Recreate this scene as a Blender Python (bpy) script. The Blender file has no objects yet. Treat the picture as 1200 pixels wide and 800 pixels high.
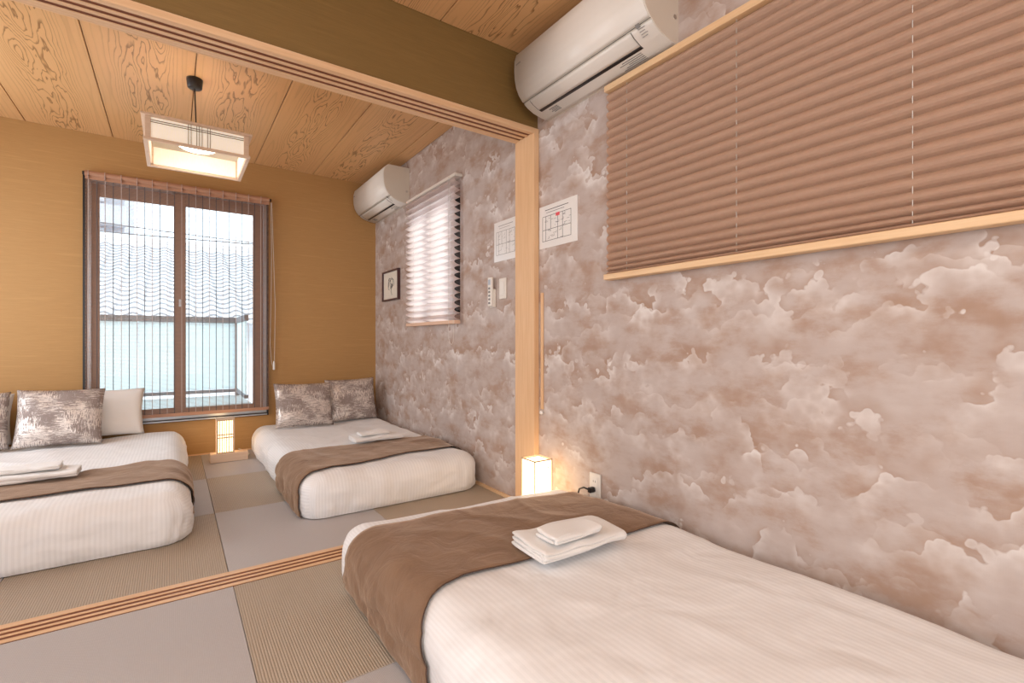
import bpy, bmesh, math, random
from mathutils import Vector, Matrix, noise
random.seed(7)
PI = math.pi
SC = bpy.context.scene
COL = SC.collection

# ------------------------------------------------------------------ camera
TH = math.atan((600 - 203) / 570.0)
cd = bpy.data.cameras.new('camera'); cam = bpy.data.objects.new('camera', cd); COL.objects.link(cam)
cam.location = (0, 0, 0.90); cam.rotation_euler = (PI / 2, 0, -TH)
cd.sensor_width = 36; cd.lens = 36 * 570 / 1200.0; cd.clip_start = 0.02
SC.camera = cam
# ------------------------------------------------------------------ world, sun, lamps, exposure
SC.view_settings.view_transform = 'Standard'; SC.view_settings.look = 'None'
SC.view_settings.gamma = 1; SC.view_settings.use_curve_mapping = False
SC.view_settings.exposure = 0.0
w = bpy.data.worlds.new('sky'); SC.world = w; w.use_nodes = True
nt = w.node_tree; bg = nt.nodes['Background']
tc = nt.nodes.new('ShaderNodeTexCoord'); nz = nt.nodes.new('ShaderNodeTexNoise'); nz.inputs['Scale'].default_value = 3.0; nz.inputs['Detail'].default_value = 6
cr = nt.nodes.new('ShaderNodeValToRGB'); cr.color_ramp.elements[0].position = .35; cr.color_ramp.elements[0].color = (.70, .80, .93, 1)
cr.color_ramp.elements[1].position = .65; cr.color_ramp.elements[1].color = (.93, .96, 1, 1)
nt.links.new(tc.outputs['Generated'], nz.inputs['Vector']); nt.links.new(nz.outputs['Fac'], cr.inputs['Fac']); nt.links.new(cr.outputs['Color'], bg.inputs['Color'])
bg.inputs['Strength'].default_value = 4.0

def light(name, kind, loc, energy, color=(1, 1, 1), size=.1, size_y=None, rot=(0, 0, 0)):
    l = bpy.data.lights.new(name, kind); l.energy = energy; l.color = color
    if kind == 'AREA':
        l.shape = 'RECTANGLE'; l.size = size; l.size_y = size_y or size
    elif kind == 'SUN': l.angle = size
    else: l.shadow_soft_size = size
    o = bpy.data.objects.new(name, l); COL.objects.link(o); o.location = loc; o.rotation_euler = rot
    return o
s = light('sun', 'SUN', (0, 0, 10), 5.0, (1, .97, .92), .05)
s.rotation_euler = Vector((-.80, .52, -.62)).to_track_quat('-Z', 'Y').to_euler()
# unseen ceiling lantern of the near room; back and left lights are added fill
light('unseen_near_room_lantern', 'AREA', (-.1, -.2, 2.25), 14, (1, .90, .80), .9)
light('back_fill', 'AREA', (-.6, -1.55, 1.2), 38, (.93, .96, 1), 2.2, 1.8, (PI / 2, 0, 0))
light('left_fill_far', 'AREA', (-1.58, 3.5, 1.25), 33, (.88, .94, 1), 1.6, 1.4, (0, -PI / 2, 0))
light('left_fill_near', 'AREA', (-1.58, .6, 1.35), 29, (.93, .96, 1), 1.6, 1.6, (0, -PI / 2, 0))

# ------------------------------------------------------------------ materials
class NT:
    def __init__(s, name):
        s.m = bpy.data.materials.new(name); s.m.use_nodes = True; s.t = s.m.node_tree
        s.b = s.t.nodes['Principled BSDF']; s.out = s.t.nodes['Material Output']
    def n(s, t, **k):
        x = s.t.nodes.new(t)
        for a, b in k.items():
            if hasattr(x, a): setattr(x, a, b)
        return x
    def l(s, a, b): s.t.links.new(a, b)
    def put(s, sock, v):
        if hasattr(v, 'is_output') or isinstance(v, bpy.types.NodeSocket): s.l(v, sock)
        elif v is not None:
            if isinstance(v, (tuple, list)) and len(v) == 3 and sock.type == 'RGBA': v = (*v, 1)
            sock.default_value = v
    def math(s, op, a, b=None, c=None, clamp=False):
        x = s.t.nodes.new('ShaderNodeMath'); x.operation = op; x.use_clamp = clamp
        s.put(x.inputs[0], a)
        if b is not None: s.put(x.inputs[1], b)
        if c is not None: s.put(x.inputs[2], c)
        return x.outputs[0]
    def noise(s, vec, scale, detail=3, rough=.5, dist=0.0, out='Fac'):
        x = s.t.nodes.new('ShaderNodeTexNoise'); x.inputs['Scale'].default_value = scale; x.inputs['Detail'].default_value = detail
        x.inputs['Roughness'].default_value = rough; x.inputs['Distortion'].default_value = dist
        if vec is not None: s.l(vec, x.inputs['Vector'])
        return x.outputs[out]
    def mapv(s, vec, scale=(1, 1, 1), loc=(0, 0, 0), rot=(0, 0, 0)):
        x = s.t.nodes.new('ShaderNodeMapping'); s.l(vec, x.inputs['Vector'])
        x.inputs['Scale'].default_value = scale; s.put(x.inputs['Location'], loc); x.inputs['Rotation'].default_value = rot
        return x.outputs[0]
    def coord(s, which='Object'):
        return s.t.nodes.new('ShaderNodeTexCoord').outputs[which]
    def mix(s, f, a, b):
        x = s.t.nodes.new('ShaderNodeMix'); x.data_type = 'RGBA'
        s.put(x.inputs[0], f); s.put(x.inputs[6], a); s.put(x.inputs[7], b); return x.outputs[2]
    def ramp(s, f, stops):
        x = s.t.nodes.new('ShaderNodeValToRGB'); s.l(f, x.inputs[0]); e = x.color_ramp.elements
        while len(e) < len(stops): e.new(.5)
        for i, (p, c) in enumerate(stops):
            e[i].position = p
            if not isinstance(c, (tuple, list)): c = (c, c, c)
            e[i].color = (*c[:3], 1)
        return x.outputs[0]
    def ss(s, v, a, b):  # smoothstep
        x = s.t.nodes.new('ShaderNodeMapRange'); x.interpolation_type = 'SMOOTHSTEP'
        s.l(v, x.inputs[0]); x.inputs[1].default_value = a; x.inputs[2].default_value = b
        return x.outputs[0]
    def sep(s, v):
        x = s.t.nodes.new('ShaderNodeSeparateXYZ'); s.l(v, x.inputs[0]); return x.outputs
    def comb(s, x_, y_, z_):
        x = s.t.nodes.new('ShaderNodeCombineXYZ'); s.put(x.inputs[0], x_); s.put(x.inputs[1], y_); s.put(x.inputs[2], z_); return x.outputs[0]
    def bump(s, h, strength=.3, dist=.01):
        x = s.t.nodes.new('ShaderNodeBump'); s.l(h, x.inputs['Height']); x.inputs['Strength'].default_value = strength; x.inputs['Distance'].default_value = dist
        s.l(x.outputs[0], s.b.inputs['Normal'])
    def base(s, c): s.put(s.b.inputs['Base Color'], c); return s
    def rough(s, v): s.put(s.b.inputs['Roughness'], v); return s

def simple(name, c, r=.6, metal=0, noise_amt=.06, nscale=40, bump=0.0, spec=.5, rnd=False):
    t = NT(name); co = t.coord('Object'); n = t.noise(co, nscale, 4)
    c2 = tuple(max(0, v * (1 - noise_amt * 2)) for v in c)
    t.base(t.mix(n, c, c2)).rough(r); t.b.inputs['Metallic'].default_value = metal; t.b.inputs['Specular IOR Level'].default_value = spec
    if bump: t.bump(n, bump, .004)
    return t.m
def emit(name, c, st, base=(.9, .85, .75)):
    t = NT(name); t.base(base).rough(.8); t.b.inputs['Emission Color'].default_value = (*c, 1)
    n = t.noise(t.mapv(t.coord('Object'), (60, 60, 8)), 4, 3)
    t.put(t.b.inputs['Emission Strength'], t.math('MULTIPLY', t.math('ADD', n, .6), st * .9)); return t.m

def mat_wood(name, c1, c2, axis='Y', fine=1.0, r=.45):
    t = NT(name); co = t.coord('Object')
    sc = {'X': (1.2, 28, 28), 'Y': (28, 1.2, 28), 'Z': (28, 28, 1.2)}[axis]
    n = t.noise(t.mapv(co, sc), 3.2 * fine, 5, .6, .3); n2 = t.noise(co, 2.5, 2)
    f = t.math('ADD', t.math('MULTIPLY', n, .75), t.math('MULTIPLY', n2, .3))
    t.base(t.ramp(f, [(.3, c2), (.7, c1)])).rough(r); t.bump(n, .12, .002); return t.m

def mat_ceiling():
    t = NT('ceiling_cedar_grain'); co = t.coord('Object')
    oi = t.t.nodes.new('ShaderNodeObjectInfo').outputs['Random']
    off = t.comb(t.math('MULTIPLY', oi, 37.0), t.math('MULTIPLY', oi, 91.0), 0)
    X, Y, Z = t.sep(co)[0:3]
    # distorted long rings, cathedral figure in the middle of each board, straight grain toward its edges
    v = t.t.nodes.new('ShaderNodeVectorMath'); v.operation = 'ADD'; t.l(co, v.inputs[0]); t.l(off, v.inputs[1]); P = v.outputs[0]
    big = t.noise(t.mapv(P, (5.0, 1.25, 1)), 1.0, 1.5, .4, .0)
    med = t.noise(t.mapv(P, (24, 3.6, 1)), 1.0, 2.5, .5, .25)
    ax = t.math('ABSOLUTE', X)
    centre = t.math('SUBTRACT', 1.0, t.ss(ax, .05, .19))
    f = t.math('ADD', t.math('MULTIPLY', ax, 5.2), t.math('MULTIPLY', t.math('MULTIPLY', big, 2.6), t.math('ADD', centre, .10)))
    f = t.math('ADD', f, t.math('MULTIPLY', t.math('MULTIPLY', med, .55), t.math('ADD', centre, .06)))
    ring = t.math('FRACT', t.math('MULTIPLY', f, 6.2))
    line = t.math('MULTIPLY', t.ss(ring, .66, .98), t.math('SUBTRACT', 1.0, t.ss(ring, .97, 1.0)))
    fade = t.math('ADD', t.math('MULTIPLY', centre, .80), .16)
    fine = t.noise(t.mapv(P, (190, 3.0, 1)), 1.0, 4, .7)
    tone = t.noise(t.mapv(P, (9, .5, 1)), 1.0, 2)
    basec = t.mix(t.math('MULTIPLY', t.math('ADD', fine, t.math('MULTIPLY', tone, .8)), .55), (.80, .49, .235), (.64, .35, .15))
    dark = t.mix(t.math('MULTIPLY', line, fade), basec, (.27, .125, .04))
    t.base(dark).rough(.42); t.bump(t.math('SUBTRACT', fine, t.math('MULTIPLY', line, 1.0)), .12, .002); return t.m

def mat_wallpaper_tan(name, c1, c2):
    t = NT(name); co = t.coord('Object')
    a = t.noise(t.mapv(co, (7, 7, 190)), 1.0, 4, .7); b = t.noise(t.mapv(co, (14, 14, 480)), 1.0, 3, .7)
    d = t.noise(t.mapv(co, (3, 3, 60), (4, 2, 9)), 1.0, 2, .5)
    f = t.math('ADD', t.math('MULTIPLY', a, .45), t.math('ADD', t.math('MULTIPLY', b, .35), t.math('MULTIPLY', t.ss(d, .55, .8), .18)))
    t.base(t.ramp(f, [(.25, c2), (.75, c1)])).rough(.62); t.bump(f, .25, .002); return t.m

def mat_clouds():
    t = NT('cloud_print_wallpaper'); co = t.coord('Object'); s = t.sep(co); Y, Z = s[1], s[2]
    P = t.comb(Y, Z, 0)
    def billow(scale, seed, ky=1.0, sm=.35):
        x = t.t.nodes.new('ShaderNodeTexVoronoi'); x.feature = 'SMOOTH_F1'; x.inputs['Smoothness'].default_value = sm
        x.inputs['Scale'].default_value = scale; t.l(t.mapv(P, (1, ky, 1), (seed, seed * 1.7, 0)), x.inputs['Vector']); return x.outputs['Distance']
    def layer(k, seed, puff, tail, mlo, mhi):
        low = t.noise(t.mapv(P, (1.0, .7, 1), (seed, seed * 2, 0)), 5.0, 2, .5)
        b1 = billow(13, seed + 3, 1.0, .6); b2 = billow(30, seed + 8, 1.0, .3); b3 = billow(55, seed + 12, 1.0, .3)
        h = t.math('ADD', t.math('MULTIPLY', Z, k), t.math('MULTIPLY', low, 1.9))
        h = t.math('ADD', h, t.math('MULTIPLY', b1, .30 * puff)); h = t.math('ADD', h, t.math('MULTIPLY', b2, .24 * puff)); h = t.math('ADD', h, t.math('MULTIPLY', b3, .10 * puff))
        fr = t.math('FRACT', h)
        soft = t.math('POWER', fr, tail)
        edge = t.math('SUBTRACT', 1.0, t.ss(fr, .965, 1.0))
        mask = t.ss(t.noise(t.mapv(P, (1.0, 1.0, 1), (seed * 3, seed, 0)), 6.0, 2, .5), mlo, mhi)
        tex = t.math('ADD', .66, t.math('MULTIPLY', t.math('SUBTRACT', 1, billow(36, seed + 20)), .50))
        shade = t.math('MULTIPLY', t.math('POWER', t.math('SUBTRACT', 1.0, fr), 3.0), mask)
        return t.math('MULTIPLY', t.math('MULTIPLY', t.math('MULTIPLY', soft, edge), mask), tex), shade
    (A, dA), (B, dB), (Cc, dC) = layer(3.3, 1.3, 1.15, 3.6, .45, .62), layer(4.4, 7.7, 1.05, 3.0, .45, .62), layer(7.0, 15.1, .8, 2.2, .44, .62)
    haze = t.noise(t.mapv(P, (1.5, 2.4, 1), (3, 9, 0)), 3.4, 6, .6)
    wisp = t.noise(t.mapv(P, (3, 7, 1), (1, 2, 0)), 3.0, 6, .7)
    hz = t.ss(t.math('ADD', t.math('MULTIPLY', haze, .85), t.math('MULTIPLY', wisp, .2)), .37, .58)
    col = t.mix(hz, (.41, .275, .205), (.51, .425, .39))
    col = t.mix(t.math('MULTIPLY', t.ss(t.math('ADD', t.math('MULTIPLY', wisp, .6), t.math('MULTIPLY', haze, .5)), .52, .75), .55), col, (.58, .515, .485))
    col = t.mix(t.math('MULTIPLY', t.math('ADD', t.math('MULTIPLY', dA, .7), t.math('MULTIPLY', dB, .55)), 1.0, clamp=True), col, (.385, .25, .18))
    sm = t.math('ADD', t.math('ADD', A, t.math('MULTIPLY', B, .85)), t.math('MULTIPLY', Cc, .45))
    col = t.mix(t.math('MULTIPLY', sm, .85, clamp=True), col, (.76, .715, .69))
    dots = t.math('MULTIPLY', t.math('SINE', t.math('MULTIPLY', t.math('ADD', Y, Z), 1500)), t.math('SINE', t.math('MULTIPLY', t.math('SUBTRACT', Y, Z), 1500)))
    col = t.mix(t.math('MULTIPLY', t.math('ADD', dots, .6), .10, clamp=True), col, (.42, .30, .24))
    t.base(col).rough(.6); t.bump(t.math('ADD', t.noise(co, 500, 2), dots), .12, .001); return t.m

def mat_tatami(name, c1, c2, pitch, bs):
    t = NT(name); co = t.coord('Object'); s = t.sep(co); X, Y = s[0], s[1]
    rib = t.math('ABSOLUTE', t.math('SINE', t.math('MULTIPLY', X, PI / pitch)))
    cell = t.math('ABSOLUTE', t.math('SINE', t.math('MULTIPLY', Y, PI / (pitch * .75))))
    fibre = t.noise(t.mapv(co, (300, 30, 1)), 1.0, 3, .7)
    sp = t.noise(co, 190, 2, .8); lo = t.noise(co, 3, 2)
    f = t.math('ADD', t.math('MULTIPLY', rib, .5), t.math('ADD', t.math('MULTIPLY', sp, .5), t.math('MULTIPLY', fibre, .25)))
    f = t.math('ADD', t.math('MULTIPLY', f, .8), t.math('MULTIPLY', lo, .12))
    t.base(t.ramp(f, [(.25, c2), (.85, c1)])).rough(.55)
    t.bump(t.math('ADD', rib, t.math('MULTIPLY', cell, .4)), bs, .002); return t.m

def mat_duvet(name, tint=(.885, .885, .895)):
    t = NT(name); uv = t.coord('UV'); s = t.sep(uv)
    st = t.math('SINE', t.math('MULTIPLY', s[0], 2 * PI / .017)); f = t.ss(st, -.35, .35)
    cr = t.noise(t.coord('Object'), 5.5, 2, .45, .6); fine = t.noise(t.coord('Object'), 38, 3, .6, .4)
    dk = tuple(v * .94 for v in tint)
    t.base(t.mix(f, dk, tint)).rough(t.math('ADD', .75, t.math('MULTIPLY', f, -.28)))
    t.b.inputs['Sheen Weight'].default_value = .25
    t.bump(t.math('ADD', t.math('MULTIPLY', cr, 1.0), t.math('ADD', t.math('MULTIPLY', fine, .025), t.math('MULTIPLY', f, .004))), .5, .035); return t.m

def mat_velvet(name, c1, c2):
    t = NT(name); co = t.coord('Object'); n = t.noise(co, 9, 5, .6, .8); n2 = t.noise(co, 400, 2)
    t.base(t.ramp(t.math('ADD', t.math('MULTIPLY', n, .85), t.math('MULTIPLY', n2, .15)), [(.32, c2), (.68, c1)])).rough(.85)
    t.b.inputs['Sheen Weight'].default_value = .6; t.b.inputs['Sheen Roughness'].default_value = .35
    t.b.inputs['Sheen Tint'].default_value = (.9, .7, .55, 1); t.bump(n, .35, .02); return t.m

def mat_foil():
    t = NT('foil_scratched_fabric'); uv = t.coord('UV')
    h = t.noise(t.mapv(uv, (9, 85, 1)), 1.0, 4, .75, .5); v = t.noise(t.mapv(uv, (85, 10, 1), (3, 5, 0)), 1.0, 4, .75, .5)
    blk = t.noise(t.mapv(uv, (2.2, 2.6, 1), (8, 1, 0)), 1.0, 2, .5, .3); sp = t.noise(t.mapv(uv, (46, 40, 1)), 1.0, 3, .8)
    sel = t.ss(blk, .44, .52)
    k = t.mix(sel, h, v); kk = t.sep(k)[0]
    amt = t.ss(t.noise(t.mapv(uv, (3, 3, 1), (2, 6, 0)), 1.0, 2), .33, .60)
    m = t.ss(t.math('ADD', t.math('ADD', kk, t.math('MULTIPLY', sp, .25)), t.math('MULTIPLY', amt, .15)), .69, .78)
    t.base(t.mix(m, (.29, .23, .208), (.80, .73, .68))); t.put(t.b.inputs['Metallic'], t.math('MULTIPLY', m, .55)); t.put(t.b.inputs['Roughness'], t.math('SUBTRACT', .7, t.math('MULTIPLY', m, .35)))
    t.bump(t.math('ADD', m, t.math('MULTIPLY', h, .5)), .3, .002); return t.m

def mat_towel():
    t = NT('white_terry'); co = t.coord('Object'); n = t.noise(co, 380, 3, .8); n2 = t.noise(co, 25, 3)
    t.base(t.mix(n2, (.90, .885, .87), (.83, .81, .79))).rough(.95); t.b.inputs['Sheen Weight'].default_value = .5
    t.bump(t.math('ADD', n, t.math('MULTIPLY', n2, .8)), .5, .003); return t.m

def mat_shade(name, c, trans, tcol):
    t = NT(name); co = t.coord('Object'); n = t.noise(t.mapv(co, (1, 60, 400)), 1.0, 3); m = t.noise(co, 55, 3, .7)
    t.base(t.mix(t.math('ADD', t.math('MULTIPLY', n, .5), t.math('MULTIPLY', m, .5)), c, tuple(v * .8 for v in c))).rough(.8)
    t.bump(m, .2, .002)
    if trans:
        tr = t.t.nodes.new('ShaderNodeBsdfTranslucent'); tr.inputs[0].default_value = (*tcol, 1)
        mx = t.t.nodes.new('ShaderNodeMixShader'); mx.inputs[0].default_value = trans
        t.l(t.b.outputs[0], mx.inputs[1]); t.l(tr.outputs[0], mx.inputs[2]); t.l(mx.outputs[0], t.out.inputs[0])
    return t.m

def mat_glass():
    t = NT('window_glass'); tr = t.t.nodes.new('ShaderNodeBsdfTransparent'); tr.inputs[0].default_value = (.93, .97, .97, 1)
    gl = t.t.nodes.new('ShaderNodeBsdfGlossy'); gl.inputs['Roughness'].default_value = .02
    fr = t.t.nodes.new('ShaderNodeFresnel'); fr.inputs[0].default_value = 1.35
    mx = t.t.nodes.new('ShaderNodeMixShader'); t.l(fr.outputs[0], mx.inputs[0]); t.l(tr.outputs[0], mx.inputs[1]); t.l(gl.outputs[0], mx.inputs[2]); t.l(mx.outputs[0], t.out.inputs[0])
    return t.m

M = {}
M['ceiling'] = mat_ceiling()
M['tan'] = mat_wallpaper_tan('gold_tan_woven_wallpaper', (.55, .315, .118), (.42, .225, .075))
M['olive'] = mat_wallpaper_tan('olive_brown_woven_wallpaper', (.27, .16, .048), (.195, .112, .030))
M['cloud'] = mat_clouds()
M['plaster'] = simple('pale_plaster', (.70, .64, .56), .8)
M['wood'] = mat_wood('pale_cypress', (.83, .56, .34), (.70, .43, .23), 'X')
M['woodz'] = mat_wood('pale_cypress_upright', (.83, .55, .32), (.72, .44, .23), 'Z')
M['woody'] = mat_wood('pale_cypress_lengthwise', (.84, .60, .36), (.74, .48, .26), 'Y')
M['groove'] = mat_wood('reddish_groove_wood', (.24, .075, .03), (.17, .05, .022), 'X')
M['tat_grey'] = mat_tatami('tatami_grey_sheen_tone', (.53, .50, .50), (.43, .40, .395), .004, .2)  # same mats turned; their direction-dependent sheen is put into two colours
M['tat_beige'] = mat_tatami('tatami_beige_sheen_tone', (.52, .43, .335), (.335, .265, .20), .0075, .55)
M['dark'] = simple('dark_gap', (.05, .035, .025), .9)
M['duvet'] = mat_duvet('striped_satin_duvet')
M['sheet'] = simple('white_pillow_cotton', (.88, .85, .82), .85, bump=.3, nscale=12, noise_amt=.02)
M['velvet'] = mat_velvet('brown_velvet', (.265, .160, .096), (.185, .105, .060))
M['hem'] = simple('dark_brown_hem', (.085, .045, .028), .8)
M['mattress'] = simple('grey_mattress_cloth', (.35, .31, .28), .9)
M['foil'] = mat_foil()
M['towel'] = mat_towel()
M['ac'] = simple('white_plastic', (.84, .80, .74), .32, noise_amt=.01)
M['ac2'] = simple('warm_white_plastic', (.74, .68, .59), .4, noise_amt=.01)
M['black'] = simple('black_plastic', (.012, .011, .012), .35)
M['greyprint'] = simple('grey_print', (.28, .27, .26), .7)
M['ink'] = simple('black_ink', (.03, .03, .035), .7)
M['red'] = simple('red_ink', (.85, .10, .12), .6)
M['shade_big'] = mat_shade('brown_pleated_fabric', (.86, .59, .43), 0, None)
M['shade_small'] = mat_shade('backlit_pleated_fabric', (.86, .74, .69), .65, (1.0, .95, .94))
M['alu'] = simple('brown_aluminium', (.30, .20, .155), .4, .3)
M['alugrey'] = simple('grey_aluminium', (.55, .58, .62), .3, .6)
M['glass'] = mat_glass()
M['reed'] = mat_wood('brown_reed', (.50, .27, .17), (.36, .18, .11), 'X')
M['reedcord'] = simple('front_lit_cord_tone', (.55, .45, .41), .8)
M['reedcord2'] = simple('backlit_cord_tone', (.13, .11, .11), .8)
M['cord'] = simple('white_cord', (.75, .70, .64), .8)
M['paperlamp'] = emit('glowing_paper', (1.0, .66, .33), 4.5)
M['paperlamp2'] = emit('glowing_white_paper', (1.0, .72, .42), 4.2)
M['pendpaper'] = emit('lit_ribbed_paper', (1.0, .80, .60), .36)
M['innerplate'] = simple('cream_inner_plate', (.70, .60, .48), .8)
M['ring'] = emit('lamp_diffuser', (1.0, .90, .76), 8)
M['lampwood'] = mat_wood('pale_lamp_wood', (.80, .60, .44), (.70, .48, .33), 'X')
M['pinewhite'] = simple('whitened_lamp_wood', (.70, .50, .34), .6)
M['thin'] = simple('thin_dark_muntin', (.22, .16, .11), .6)
M['paper'] = simple('laminated_paper', (.86, .84, .82), .16, noise_amt=.01, spec=.7)
M['cream'] = simple('cream_mat_board', (.84, .78, .68), .7)
M['frame'] = simple('dark_burgundy_frame', (.075, .03, .032), .35)
M['outlet'] = simple('ivory_plate', (.82, .77, .70), .35, noise_amt=.01)
M['knob'] = simple('white_knob', (.85, .83, .80), .4)
M['ext_panel'] = mat_shade('frosted_aqua_acrylic', (.82, .88, .90), .6, (.93, 1.0, 1.0))
M['ext_rail'] = simple('grey_rail', (.24, .26, .29), .5)
M['ext_floor'] = simple('balcony_slab', (.60, .66, .66), .7)
M['roof'] = simple('sunlit_grey_roof_tile', (.60, .62, .65), .6, nscale=9, noise_amt=.12)
M['ext_joint_shade'] = simple('painted_tile_joint_shade', (.30, .32, .35), .8)  # shadow under tile overhangs and in valleys, put into the colour
M['ext_wall'] = simple('grey_apartment_wall', (.27, .28, .31), .8)
M['ext_band'] = simple('lighter_apartment_band', (.36, .37, .40), .8)
M['ext_glass'] = simple('dim_apartment_window', (.12, .14, .17), .3)
M['wire'] = simple('dark_cable', (.10, .11, .12), .6)
M['seam'] = simple('dark_panel_seam', (.10, .09, .08), .7)
M['silver'] = simple('silver_screw', (.6, .56, .5), .35, .8)

# ------------------------------------------------------------------ mesh helpers
def bx(bm, x0, x1, y0, y1, z0, z1, bev=0.0, seg=1):
    vs = [bm.verts.new((x, y, z)) for z in (z0, z1) for y in (y0, y1) for x in (x0, x1)]
    fs = [bm.faces.new([vs[i] for i in q]) for q in ((0, 2, 3, 1), (4, 5, 7, 6), (0, 1, 5, 4), (2, 6, 7, 3), (0, 4, 6, 2), (1, 3, 7, 5))]
    if bev:
        es = list({e for f in fs for e in f.edges})
        bmesh.ops.bevel(bm, geom=es, offset=bev, segments=seg, affect='EDGES', profile=.5)
def tube(bm, pts, r, n=8, cap=True):
    pts = [Vector(p) for p in pts]; rings = []
    for i, p in enumerate(pts):
        d = (pts[min(i + 1, len(pts) - 1)] - pts[max(i - 1, 0)]).normalized()
        a = d.orthogonal().normalized() if i == 0 else (rings_a - d * rings_a.dot(d)).normalized()
        rings_a = a; b = d.cross(a); rr = r[i] if isinstance(r, (list, tuple)) else r
        rings.append([bm.verts.new(p + (a * math.cos(2 * PI * k / n) + b * math.sin(2 * PI * k / n)) * rr) for k in range(n)])
    for A, B in zip(rings, rings[1:]):
        for k in range(n): bm.faces.new((A[k], A[(k + 1) % n], B[(k + 1) % n], B[k]))
    if cap: bm.faces.new(rings[0][::-1]); bm.faces.new(rings[-1])
def lathe(bm, c, prof, n=24):
    rings = [[bm.verts.new((c[0] + r * math.cos(2 * PI * k / n), c[1] + r * math.sin(2 * PI * k / n), c[2] + z)) for k in range(n)] for r, z in prof]
    for A, B in zip(rings, rings[1:]):
        for k in range(n): bm.faces.new((A[k], A[(k + 1) % n], B[(k + 1) % n], B[k]))
    bm.faces.new(rings[0][::-1]); bm.faces.new(rings[-1])
def obj(name, bm, m, parent=None, smooth=False, loc=None):
    bmesh.ops.recalc_face_normals(bm, faces=bm.faces[:])
    me = bpy.data.meshes.new(name)
    if loc is not None: bmesh.ops.translate(bm, verts=bm.verts[:], vec=-Vector(loc))
    bm.to_mesh(me); bm.free(); me.materials.append(m)
    if smooth:
        for p in me.polygons: p.use_smooth = True
    o = bpy.data.objects.new(name, me); COL.objects.link(o)
    if loc is not None: o.location = loc
    if parent is not None:
        o.parent = parent
        p, q = parent, Vector()
        while p is not None: q += Vector(p.location); p = p.parent
        if loc is None:
            me.transform(Matrix.Translation(-q))
        else: o.location = Vector(loc) - q
    return o
def box(name, a, m, parent=None, bev=0.0, loc=None, seg=1):
    bm = bmesh.new(); bx(bm, *a, bev, seg); return obj(name, bm, m, parent, loc=loc)
def centred(name, a, m, parent=None, bev=0.0):
    c = ((a[0] + a[1]) / 2, (a[2] + a[3]) / 2, (a[4] + a[5]) / 2); return box(name, a, m, parent, bev, loc=c)
def tag(o, label=None, cat=None, group=None, kind=None):
    if label: o['label'] = label
    if cat: o['category'] = cat
    if group: o['group'] = group
    if kind: o['kind'] = kind
    return o
def empty(name, loc, label, cat, group=None, kind=None):
    o = bpy.data.objects.new(name, None); COL.objects.link(o); o.location = loc; o.empty_display_size = .1
    return tag(o, label, cat, group, kind)
def struct(o): o['kind'] = 'structure'; return o
def copy_tree(o, parent=None):
    c = o.copy(); COL.objects.link(c)
    if parent is not None: c.parent = parent
    for ch in list(o.children): copy_tree(ch, c)
    return c
def text(name, s, size, m, parent, mat4):
    cu = bpy.data.curves.new(name, 'FONT'); cu.body = s; cu.size = size; cu.extrude = .0002
    t = bpy.data.objects.new(name, cu); COL.objects.link(t)
    dg = bpy.context.evaluated_depsgraph_get(); me = bpy.data.meshes.new_from_object(t.evaluated_get(dg))
    bpy.data.objects.remove(t); me.transform(mat4); me.materials.clear(); me.materials.append(m)
    o = bpy.data.objects.new(name, me); COL.objects.link(o); o.parent = parent; me.transform(Matrix.Translation(-Vector(parent.location))); return o

# ================================================================== room shell
XR, XL, YF, YB, H = 1.593, -1.66, 4.58, -1.75, 2.39
T = .14
# floor
fl = struct(box('floor', (XL - T, XR + T, YB - T, YF + T, -.12, -.022), M['dark']))
def mats_grid(xs, ys, par0):
    for i in range(len(xs) - 1):
        for j in range(len(ys) - 1):
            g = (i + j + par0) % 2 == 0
            a = (xs[i] + .0009, xs[i + 1] - .0009, ys[j] + .0009, ys[j + 1] - .0009, -.022, 0)
            c = ((a[0] + a[1]) / 2, (a[2] + a[3]) / 2, 0)
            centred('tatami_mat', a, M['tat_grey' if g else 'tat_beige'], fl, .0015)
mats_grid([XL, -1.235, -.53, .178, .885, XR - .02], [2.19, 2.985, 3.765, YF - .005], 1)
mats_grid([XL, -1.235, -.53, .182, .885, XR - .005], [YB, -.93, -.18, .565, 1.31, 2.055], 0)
# threshold with grooves
def track(name, z0, z1, zg, y0, y1, x0, x1, nm, up):
    bm = bmesh.new(); bx(bm, x0, x1, y0, y1, min(z0, zg), max(z0, zg)); o = obj(name, bm, M['groove'])
    struct(o)
    wd = (y1 - y0); strip = [0, .17, .275, .305 + .04, .45 + .03, .55, .70, .76, 1]
    segs = [(0, .16), (.30, .40), (.54, .64), (.78, 1)] if up else [(0, .13), (.27, .39), (.53, .65), (.79, 1)]
    for a, b in segs:
        box('track_rail', (x0, x1, y0 + a * wd, y0 + b * wd, min(zg, z1), max(zg, z1)), M['wood'], o, .0015)
    return o
track('trim_1', -.022, .003, -.0005, 2.057, 2.188, XL, XR - .033, '', True)
track('trim_2', 2.030, 1.998, 2.003, 2.045, 2.200, XL, XR - .033, '', False)
# lintel fascia boards
box('trim_3', (XL, XR - .033, 2.036, 2.045, 1.998, 2.026), M['wood'], None, .001)['kind'] = 'structure'
box('trim_4', (XL, XR - .033, 2.200, 2.209, 1.998, 2.026), M['wood'], None, .001)['kind'] = 'structure'
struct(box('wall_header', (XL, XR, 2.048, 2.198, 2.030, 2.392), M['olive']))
# header, far-room side, uses the gold paper: thin skin
# post
struct(box('trim_5', (XR - .033, XR, 2.036, 2.209, 0, 2.026), M['woodz'], None, .0015))
# skirting strips along the far-room walls
struct(box('baseboard_right', (XR - .018, XR, 2.209, YF, -.02, .012), M['woody'], None, .001))
struct(box('baseboard_far', (XL, XR - .018, YF - .006, YF, -.02, .010), M['wood'], None, .001))
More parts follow.
